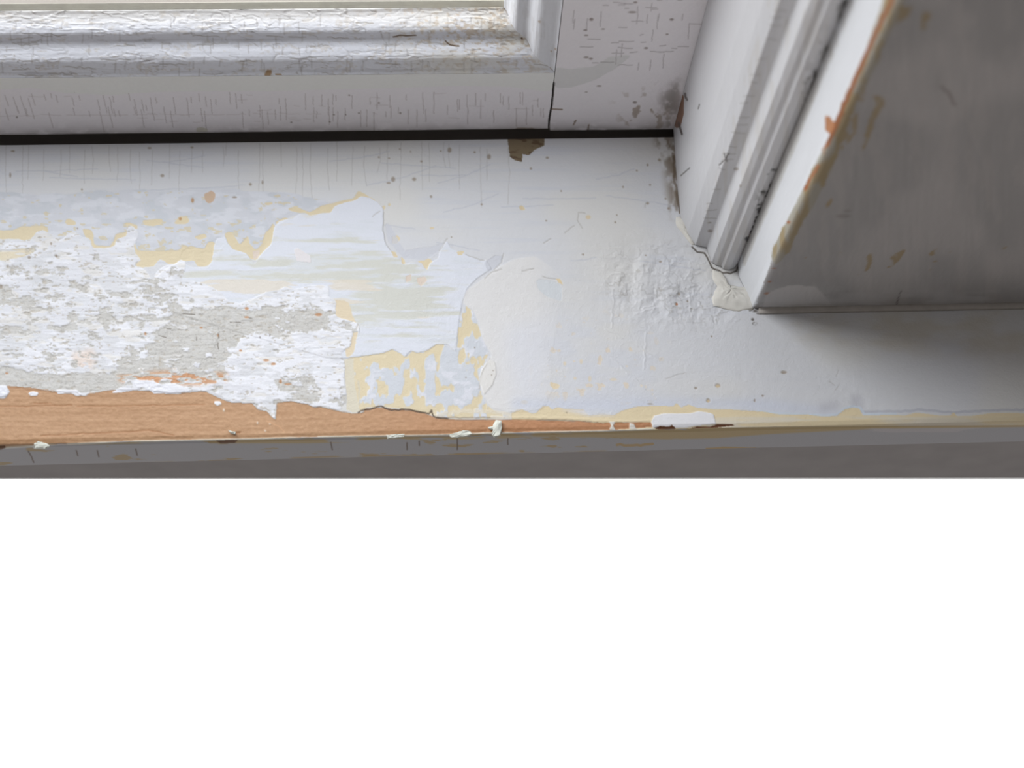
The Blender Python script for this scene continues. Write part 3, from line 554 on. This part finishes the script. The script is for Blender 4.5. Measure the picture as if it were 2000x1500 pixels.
# profile of the glazing-bar moulding in (depth, height), from the front arris back to the glass
def yz_ray(row, col=500): return ray(col, row)
def advance(p, ang, row):
    """from p go at ang (deg from horizontal, rising to the back) until the sight line of this row is met"""
    r = yz_ray(row); ca, sa = math.cos(math.radians(ang)), math.sin(math.radians(ang))
    A = np.array([[ca, -r[1]], [sa, -r[2]]]); b = np.array([CAM[1] - p[0], CAM[2] - p[1]])
    t = np.linalg.solve(A, b)[0]; return (p[0] + ca * t, p[1] + sa * t)
prof = [(YS, ZA)]
for ang, row in ((40, 142), (62, 137), (86, 129), (84, 121), (66, 117), (48, 110), (32, 100), (24, 90), (30, 82), (52, 77), (84, 71), (84, 65), (58, 61), (36, 54), (24, 44), (20, 34), (28, 25), (44, 18)):
    prof.append(advance(prof[-1], ang, row))
YG = prof[-1][0] + 0.0006                        # inner face of the glass
ZG = prof[-1][1]
YBK = YG + 0.016
rail_body = [(YS, ZA), (YS, -0.016), (YBK, -0.016), (YBK, ZA), (YG, ZA)]
ZB0 = 0.0004
win = empty('window_1', (0, YS, 0), label='white crackled timber window sash standing just behind the sill', cat='window', kind='structure')
XM = -0.42
def run_x(d0, d1, st, x0, x1): return xs_run(x0, x1, d0, d1, st)
# bottom rail: flat face, dense; body behind
rl = [(YS, ZA), (YS, ZB0), (YS + .024, ZB0), (YS + .024, ZA - .001), (prof[1][0] + .0005, ZA - .0005)]
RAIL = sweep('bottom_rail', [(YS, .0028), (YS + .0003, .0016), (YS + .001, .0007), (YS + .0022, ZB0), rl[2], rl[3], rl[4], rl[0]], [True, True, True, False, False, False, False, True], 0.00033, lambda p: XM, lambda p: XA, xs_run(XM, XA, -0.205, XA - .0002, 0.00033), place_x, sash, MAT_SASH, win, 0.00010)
# moulding of the rail, mitred into the stile
ml = list(prof) + [(YG, ZG - .004), (YG, ZA - .001), (prof[1][0] + .0008, ZA - .0004)]
ml = [ml[0]] + ml[1:]
mld = [True] * (len(prof) - 1) + [False] * (len(ml) - len(prof) + 1)
ml_r = ml[::-1]; mld_r = ([False] * (len(ml) - len(prof))) + [True] * (len(prof) - 1) + [False]
sweep('rail_moulding', ml_r, mld_r, 0.00028, lambda p: XM, lambda p: XA - (p[1] - ZA), xs_run(XM, XA, -0.212, XA - .0002, 0.00033), place_x, mo, MAT_SASH, RAIL, 0.00010)
# putty line outside the glass, seen through the pane
pte = advance((YG + .003, ZG + .0002), -14, 4.5)
pt = [(YG + .003, ZG + .0002), (YG + .003, ZG - .018), (pte[0], ZG - .018), pte]
flat = Chart((176, 170, 158))
def sweep_plain(name, loop, x0, x1, mat, parent, n=12, place=place_x, **kw):
    return sweep(name, loop, [False] * len(loop), 1, lambda p: x0, lambda p: x1, np.linspace(0, 1, n), place, flat, mat, parent, 0, **kw)
sweep_plain('glazing_putty', pt, XM, XA - .001, MAT_PUTTY, RAIL)
# stile
ZT = 1.15
def place_z(P, s): return np.stack([P[:, 0], P[:, 1], s], 1)
XSR = 0.1045                                     # right edge of the stile, tucked behind the stop bead
zl = np.concatenate([np.arange(ZB0, 0.115, 0.00035), np.linspace(0.12, ZT, 24)]); zl = (zl - ZB0) / (ZT - ZB0)
stl = [(XA + .0003, YS), (XSR + .02, YS), (XSR + .02, YS + .024), (XA + .0003, YS + .024)]
STILE = sweep('stile', stl, [True, False, False, False], 0.00035, lambda p: ZB0, lambda p: ZT, zl, place_z, sash, MAT_SASH, win, 0.00010)
ms = Chart((221, 222, 227)); c = ms
c.h += 3.0 * (noise(9, 40, 221, 3) - .5)
c.put(dots([(1054, 42, 3, 2), (1085, 96, 2, 2), (1077, 100, 2, 1.5)]), (150, 118, 90), op=.7)
c.put(sstep(noise(8, 30, 222, 3), .6, .7), (205, 204, 206), op=.5)
sm = [(XA - (z - ZA), y) for y, z in prof] + [(XA - (ZG - .004 - ZA), YG), (XA + .0002, YG), (XA + .0002, prof[1][0] + .0008)]
dz = [True] * (len(prof) - 1) + [False] * (len(sm) - len(prof) + 1)
zz = np.concatenate([np.arange(0, 0.10, 0.0004), np.linspace(0.105, ZT - ZA, 24)]) / (ZT - ZA)
sweep('stile_moulding', sm, dz, 0.0003, lambda p: ZA + (XA - p[0]) if p[0] < XA else ZA, lambda p: ZT, zz, place_z, ms, MAT_SASH, STILE, 0.00010)
# rest of the sash out of sight: left stile and top rail, so daylight falls through a real opening
XLW = XM
flat = Chart((213, 211, 212))
sweep_plain('left_stile', [(XLW - .05, YS), (XLW, YS), (XLW, YBK), (XLW - .05, YBK)], -0.016, ZT, MAT_SASH, win, place=place_z)
sweep_plain('top_rail', [(YS, ZT), (YBK, ZT), (YBK, ZT + .06), (YS, ZT + .06)], XLW - .05, XSR + .02, MAT_SASH, win)
# outer part of the sill, dropping behind the front board and rising again under the sash: the dark slot
flat = Chart((120, 112, 104))
sweep_plain('outer_sill', [(YB + .0003, -T - .012), (YBK + .05, -T - .012), (YBK + .05, -0.010), (YS + .016, 0.0002), (YS + .013, -0.011), (YB + .0003, -0.014)], XLW - .06, XR - .001, MAT_SASH, SILL)
flat = Chart((213, 211, 212))
# glass
gm = bpy.data.materials.new('window_glass'); gm.use_nodes = True; t = gm.node_tree; t.nodes.clear()
tr = N(t, 'ShaderNodeBsdfTransparent'); tr.inputs[0].default_value = (0.955, 0.965, 0.955, 1)
gl = N(t, 'ShaderNodeBsdfGlossy'); gl.inputs['Roughness'].default_value = 0.02
fr = N(t, 'ShaderNodeValue'); fr.outputs[0].default_value = 0.06
mx = N(t, 'ShaderNodeMixShader'); t.links.new(fr.outputs[0], mx.inputs[0]); t.links.new(tr.outputs[0], mx.inputs[1]); t.links.new(gl.outputs[0], mx.inputs[2])
om_ = N(t, 'ShaderNodeOutputMaterial'); t.links.new(mx.outputs[0], om_.inputs[0])
box('glass_pane', XLW, XA - (ZG - ZA) + .002, YG, YG + .0025, ZG - .003, ZT, gm, win)

# ================================================================== STOP BEAD (moulded post beside the sash)
bead = Chart((205, 205, 208)); c = bead
c.h += 2.4 * (noise(5, 60, 301, 3) - .5)
c.put(sstep(noise(7, 90, 302, 3), .6, .75), (204, 204, 206), op=.5)
fm = poly([(1410, 300), (1518, -60), (1700, -60), (1560, 280), (1447, 520), (1400, 540), (1358, 482)])
c.put(fm * sstep(noise(9, 70, 303, 3), .5, .66), (196, 193, 190), op=.55)
c.put(stroke([[(1405, 322), (1418, 310), (1424, 300)], [(1330, 343), (1347, 328)], [(1364, 212), (1366, 204)], [(1414, 300), (1420, 315)]], 1.6, .5, 3), (92, 88, 86), -.8, op=.75)
rb = np.random.default_rng(4)
seg = [[(x, y), (x + 10 + rb.random() * 16, y + rb.normal() * 2)] for y in np.arange(20, 450, 14) for x in [1505 - (y) * .33 + 6 + rb.random() * 8] if rb.random() < .6]
c.put(stroke(seg, 1.0, .5, 4), (150, 147, 144), -1, op=.5)
c.put(dots([(1386, 435, 4, 1.5), (1387, 451, 5, 3), (1438, 330, 5, 3), (1446, 363, 2, 4)]), (120, 106, 96), op=.6)
mould = [(1506, 366, 4, 8), (1500, 378, 3, 6), (1491, 375, 5, 3), (1497, 384, 4, 3), (1484, 400, 5, 2), (1487, 409, 9, 4), (1482, 414, 3, 3), (1481, 425, 6, 3), (1475, 432, 2.5, 2.5), (1471, 444, 2, 4), (1468, 455, 3, 5), (1461, 467, 6, 5), (1513, 332, 7, 2.2), (1520, 340, 3, 2), (1530, 318, 2.5, 5), (1541, 290, 2.5, 3), (1557, 249, 4, 2.6), (1565, 234, 2.5, 3), (1583, 182, 3, 4), (1592, 150, 3.5, 14), (1586, 165, 2.5, 6), (1615, 98, 4, 8), (1650, 8, 5, 9), (1640, 30, 3, 4), (1500, 340, 2, 1)]
c.put(np.clip(dots(mould) * 1.1, 0, 1) * sstep(noise(5, 5, 304, 2) + .25, .4, .55), (44, 44, 44), -.8, op=.93)
c.put(blur(dots([(1580, 185, 12, 60), (1610, 110, 12, 60), (1645, 20, 14, 40), (1490, 400, 14, 30)]), 4) * sstep(noise(6, 9, 305, 3), .5, .64), (110, 108, 106), op=.6)
c.put(stroke([[(1447, 505), (1456, 490), (1462, 470), (1478, 440)]], 2, .8, 5), (60, 54, 50), op=.7)
c.put(dots([(1466, 462, 2.5, 4)]), (176, 96, 54), op=.8)
c.put(rag(poly([(1318, 215), (1332, 180), (1336, 190), (1335, 225), (1328, 250), (1318, 250)]), 2, .4, 8, 306), (118, 70, 40), -1, op=.85)
c.put(stroke([[(1338, 183), (1342, 195)], [(1325, 240), (1332, 262)]], 3, .6, 6), (50, 42, 36), op=.7)
def foot(x, y): p = on_z(x, y); return (p[0], p[1])
bl = [foot(*q) for q in ((1315, 254), (1318, 300), (1322, 360), (1329, 425), (1342, 458), (1358, 480), (1369, 482), (1380, 485), (1384, 498), (1389, 513), (1399, 519), (1407, 520), (1412, 526), (1424, 528), (1435, 523), (1443, 514), (1447, 507))]
bx = bl[-1][0]
bl = bl + [(bx + .012, bl[-1][1] + .004), (bx + .012, YS - .0008), (bl[0][0] + .0, YS - .0008)]
bd = [True] * 16 + [False] * (len(bl) - 15)
zb = np.concatenate([np.arange(0.0, 0.27, 0.0007), np.linspace(0.28, ZT + .06, 20)]); zb /= zb[-1]
BEAD = sweep('trim_2', bl, bd, 0.00035, lambda p: 0.0004, lambda p: ZT + .06, zb, place_z, bead, MAT_BEAD, None, 0.00010,
             label='white moulded stop bead with black mould spots, standing between the sash and the casing', cat='window bead', kind='structure')
# brown dirty reveal in the corner between bead and sash
# ================================================================== CASING
case = Chart((158, 155, 154)); c = case
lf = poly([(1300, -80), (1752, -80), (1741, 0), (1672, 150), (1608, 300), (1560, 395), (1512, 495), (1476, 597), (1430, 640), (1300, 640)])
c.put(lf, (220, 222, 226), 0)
c.h += 2.0 * (noise(6, 60, 401, 3) - .5)
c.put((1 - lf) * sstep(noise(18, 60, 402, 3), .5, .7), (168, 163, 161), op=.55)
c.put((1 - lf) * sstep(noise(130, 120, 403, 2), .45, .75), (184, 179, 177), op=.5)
ol = poly([(1741, -40), (1790, -40), (1740, 60), (1700, 150), (1660, 230), (1625, 330), (1590, 400), (1560, 450), (1535, 500), (1515, 520), (1505, 500), (1512, 480), (1560, 385), (1608, 290), (1672, 150)])
c.put(rag(ol, 4, .35, 16, 404), (152, 146, 130), op=.8)
c.put(rag(ol, 8, .9, 22, 405, .6) * sstep(noise(16, 60, 406, 3), .45, .62), (150, 128, 86), op=.7)
for pts in ([(1755, 10), (1785, 14), (1770, 35), (1750, 50)], [(1800, 25), (1820, 25), (1812, 55), (1800, 60)], [(1675, 165), (1690, 170), (1686, 200), (1672, 195)], [(1704, 185), (1725, 190), (1728, 205), (1710, 235), (1702, 260), (1690, 290), (1682, 298), (1690, 260), (1700, 225), (1712, 205)], [(1650, 250), (1676, 215), (1672, 260), (1640, 300)], [(1612, 400), (1625, 385), (1626, 395), (1615, 408)],
            [(1630, 494), (1650, 492), (1640, 497)], [(1692, 500), (1703, 492), (1704, 510), (1698, 525), (1690, 533), (1688, 530), (1694, 515)], [(1664, 536), (1684, 535), (1678, 539)], [(1740, 500), (1765, 487), (1770, 490), (1755, 510), (1745, 520), (1728, 526), (1738, 515)], [(1810, 498), (1830, 484), (1832, 490), (1822, 500)], [(1808, 510), (1835, 508), (1830, 512)], [(1805, 525), (1822, 526), (1818, 530)], [(1845, 492), (1866, 488), (1858, 493)], [(1952, 485), (1975, 478), (1962, 487)], [(1812, 478), (1820, 473), (1818, 479)], [(1560, 505), (1580, 500), (1575, 506)], [(1600, 496), (1612, 494), (1606, 498)]):
    c.put(rag(poly(pts), 2.0, .45, 9, 407) * sstep(noise(10, 18, 412, 3), .3, .5), (150, 128, 90), op=.7)
c.put(stroke([[(1752, -30), (1741, 2), (1706, 75), (1672, 150), (1644, 215), (1618, 280)]], 8, .8, 7), (136, 80, 44), -.5, op=.95)
c.put(stroke([[(1618, 280), (1600, 320), (1586, 345), (1572, 370)]], 5, 1.8, 8) * sstep(noise(9, 14, 408, 3), .38, .5), (160, 98, 60), -.5, op=.9)
c.put(rag(poly([(1612, 225), (1622, 228), (1632, 245), (1622, 262), (1612, 255)]), 2, .3, 8, 408), (172, 112, 70), op=.9)
c.put(dots([(1574, 366, 4, 4), (1540, 434, 4, 3), (1512, 524, 4, 1), (1498, 573, 6, 2.5), (1503, 550, 4, 1.5)]), (150, 84, 44), op=.85)
c.put(stroke([[(1840, 170), (1855, 185), (1865, 205)]], 5, .6, 9), (120, 110, 106), op=.6)
c.put(stroke([[(1760, 568), (1755, 582), (1750, 597)]], 1.3, .3, 9), (90, 84, 80), op=.7)
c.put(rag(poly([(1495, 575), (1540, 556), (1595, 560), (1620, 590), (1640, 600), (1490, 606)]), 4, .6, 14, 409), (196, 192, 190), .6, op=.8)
c.put((1 - lf) * sstep(yy + Y0, 545, 592) * sstep(noise(70, 16, 413, 4), .38, .62), (186, 184, 184), .4, op=.6)  # scuffed repaint, spread wider to paint in light bounced off the sill
seam = band([1480, 2140], [602, 596])
c.put(np.exp(-((yy - seam) / 1.8) ** 2) * sstep(noise(24, 30, 410, 3), .46, .6) * (1 - lf), (60, 54, 50), op=.8)
c.put(sstep(yy - seam, -14, -2) * sstep(noise(60, 5, 411, 3), .5, .65) * (1 - lf), (160, 156, 152), op=.5)
c.put(dots([(1485, 603, 10, 3), (1478, 598, 5, 4), (1647, 422, 14, 4)]) * .6, (110, 104, 98), op=.6)
c.put(dots([(1655, 412, 8, 3)]) * .6, (120, 112, 106), op=.6)
c.put(lf * stroke([[(1452, 515), (1462, 490), (1500, 400), (1546, 295), (1600, 160), (1668, 0)]], 9, .5, 10), (176, 172, 164), op=.5)
cl = [foot(*q) for q in ((1449, 490), (1443, 541), (1464, 584), (1468, 592), (1475, 597))]
cf = foot(1482, 597); yR = foot(2000, 598)[1]
yC = (foot(1490, 600)[1] + yR) / 2
cl[-1] = (cl[-1][0], yC); cl[-2] = (cl[-2][0], yC + .0008); 
XCR = 0.62
cl = [(cl[0][0] + .001, YS + .03)] + cl[1:] + [(0.262, yC), (XCR, yC), (XCR, YS + .03)]
cdn = [False] + [True] * 4 + [False] * 3
zc = np.concatenate([np.arange(0.0, 0.30, 0.0009), np.linspace(0.31, ZT + .12, 18)]); zc /= zc[-1]
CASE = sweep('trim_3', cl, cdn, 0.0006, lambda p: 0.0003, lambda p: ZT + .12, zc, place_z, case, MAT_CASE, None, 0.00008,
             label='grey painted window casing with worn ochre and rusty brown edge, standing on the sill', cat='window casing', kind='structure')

# filler pressed into the joints (parts of bead and casing)
def blob(name, foots, hmax, mat, parent, seed, jag=.3, **kw):
    """a lump of filler over a traced outline on the sill"""
    P = np.array([foot(*q) for q in foots]); cx, cy = P.mean(0); n = 48; R = 10
    d = np.r_[0, np.cumsum(np.linalg.norm(np.roll(P, -1, 0) - P, axis=1))]; u = np.linspace(0, d[-1], n, endpoint=False)
    Q = np.stack([np.interp(u, d, np.r_[P[:, k], P[0, k]]) for k in (0, 1)], 1)
    r = np.random.default_rng(seed); V = [(cx, cy, hmax)]; Fq = []
    for i in range(1, R + 1):
        f = i / R; h = hmax * (1 - f ** 2.2) + 0.0001
        for k in range(n):
            w = 1 + r.normal() * .02
            V.append((cx + (Q[k, 0] - cx) * f * w, cy + (Q[k, 1] - cy) * f * w, h * (1 + r.normal() * jag * .35)))
    base = len(V)
    for k in range(n): V.append((Q[k, 0], Q[k, 1], -0.0004))
    V.append((cx, cy, -0.0004)); bc = len(V) - 1
    for k in range(n): k2 = (k + 1) % n; Fq.append((0, 1 + k, 1 + k2, 1 + k2))
    for i in range(R - 1):
        for k in range(n): k2 = (k + 1) % n; a = 1 + i * n; b = a + n; Fq.append((a + k, b + k, b + k2, a + k2))
    for k in range(n):
        k2 = (k + 1) % n; a = 1 + (R - 1) * n; Fq.append((a + k, base + k, base + k2, a + k2)); Fq.append((base + k, bc, bc, base + k2))
    import bmesh
    bm = bmesh.new(); vs_ = [bm.verts.new(v) for v in V]
    for q in Fq:
        u_ = list(dict.fromkeys(q))
        try: bm.faces.new([vs_[k] for k in u_]).smooth = True
        except ValueError: pass
    bmesh.ops.recalc_face_normals(bm, faces=bm.faces)
    me = bpy.data.meshes.new(name); bm.to_mesh(me); bm.free(); me.materials.append(mat)
    o = bpy.data.objects.new(name, me); COL.objects.link(o)
    if parent is not None: o.parent = parent
    return props(o, **kw)
blob('filler', [(1320, 424), (1334, 422), (1345, 430), (1352, 450), (1358, 478), (1352, 480), (1342, 468), (1330, 452), (1320, 440)], 0.0016, MAT_FILL, BEAD, 1, label='cream white filler squeezed out at the foot')
blob('filler', [(1392, 528), (1404, 530), (1412, 534), (1422, 556), (1440, 560), (1465, 560), (1484, 570), (1486, 590), (1470, 604), (1440, 610), (1410, 602), (1390, 595), (1392, 575), (1402, 560), (1390, 545)], 0.0014, MAT_FILL, CASE, 2, .45, label='cream white filler smeared around the foot')
# caulk line between casing and sill
ck = [(yC + .001, 0.0), (yC - .0024, 0.0002), (yC - .0016, 0.0011), (yC + .001, 0.0024)]
flat = Chart((184, 178, 172))
sweep_plain('caulk_line', ck, foot(1480, 600)[0], XCR - .01, plain_mat('caulk', (180, 174, 168), .6, 300), CASE, 60)

# ================================================================== WALLS
def row935(xq, Y):                                # the panel's lower edge
    p = on_y(xq, 935.0, Y); return p
YW = 0.020
a, b = row935(0, YW), row935(2000, YW)
zl_ = lambda x: a[2] + (b[2] - a[2]) * (x - a[0]) / (b[0] - a[0])
a, b = (XL + .03, YW, zl_(XL + .03)), (XR - .03, YW, zl_(XR - .03))
V = [(a[0], YW, a[2]), (b[0], YW, b[2]), (b[0], YW, -T), (a[0], YW, -T), (a[0], YB, a[2]), (b[0], YB, b[2]), (b[0], YB, -T - .012), (a[0], YB, -T - .012)]
V[2] = (b[0], YW, -T + .0); 
wall = mesh_obj('wall_front', [(v[0], v[1], v[2]) for v in V], [(0, 1, 2, 3), (5, 4, 7, 6), (4, 0, 3, 7), (1, 5, 6, 2), (3, 2, 6, 7), (4, 5, 1, 0)], MAT_WALL, None, None, False,
                label='smooth dull grey wall panel right under the front of the sill', cat='wall', kind='structure')
box('wall_right', XCR - .001, 1.8, yC + .012, YS + .03, -0.02, 2.2, MAT_WALL, label='grey wall beyond the window casing', cat='wall', kind='structure')
box('wall_left', -2.2, XLW - .0505, 0.05, YS + .03, 0.0006, 2.2, MAT_WALL, label='grey wall at the other side of the window', cat='wall', kind='structure')
box('wall_back', XLW - .05, XCR - .0015, 0.09, YS + .03, ZT + .121, 2.2, MAT_WALL, label='grey wall above the window opening', cat='wall', kind='structure')

# ================================================================== LOOSE FLAKES on the sill edge
def flake(pts, h, th, label, seed, z0=0.0, mat=MAT_FLAKE, curl=0.6):
    import bmesh
    P = np.array([foot(*q) for q in pts]); ctr = P.mean(0); r = np.random.default_rng(seed)
    bm = bmesh.new(); n = len(P); up, dn = [], []
    for k in range(n):
        z = z0 + h * (.3 + curl * r.random())
        up.append(bm.verts.new((P[k, 0] - ctr[0], P[k, 1] - ctr[1], z + th))); dn.append(bm.verts.new((P[k, 0] - ctr[0], P[k, 1] - ctr[1], z0 * .5)))
    cu = bm.verts.new((0, 0, z0 + h + th)); 
    for k in range(n):
        k2 = (k + 1) % n; bm.faces.new((up[k], up[k2], cu)); bm.faces.new((up[k2], up[k], dn[k], dn[k2]))
    bm.faces.new(dn[::-1])
    bmesh.ops.subdivide_edges(bm, edges=bm.edges[:], cuts=2, use_grid_fill=True, smooth=.2)
    for v in bm.verts:
        v.co += Vector((r.normal(), r.normal(), max(r.normal(), -.5))) * .00012
    bmesh.ops.recalc_face_normals(bm, faces=bm.faces)
    me = bpy.data.meshes.new('paint_flake'); bm.to_mesh(me); bm.free(); me.materials.append(mat)
    o = bpy.data.objects.new('paint_flake', me); COL.objects.link(o); o.location = (ctr[0], ctr[1], 0.0)
    return props(o, label=label, cat='paint flake', group='loose paint flakes along the front edge of the sill')
flake([(968, 822), (979, 824), (980, 838), (976, 851), (966, 854), (961, 850), (963, 840), (953, 837), (962, 834)], .0012, .0004, 'white twisted dab of dry paint standing across the narrow bare wood strip', 1, .0)
flake([(878, 849), (892, 846), (905, 842), (918, 843), (921, 849), (910, 853), (893, 855), (880, 854)], .0010, .0003, 'pale grey crumpled paint flake on the edge, beside the white twisted dab', 2, .0)
flake([(447, 841), (453, 843), (461, 845), (459, 849), (450, 846)], .0008, .0003, 'tiny white paint chip lying on the wide bare wood above a dark nick', 3, .0)
flake([(755, 851), (768, 850), (790, 849), (788, 853), (770, 857), (757, 856)], .0007, .0003, 'flat off-white paint sliver lifting from the edge below the cream patch', 4, .0)
flake([(68, 868), (76, 864), (88, 866), (97, 871), (88, 876), (70, 876)], .0008, .0003, 'greyish curled paint flake on the edge of the widest bare wood', 5, .0)
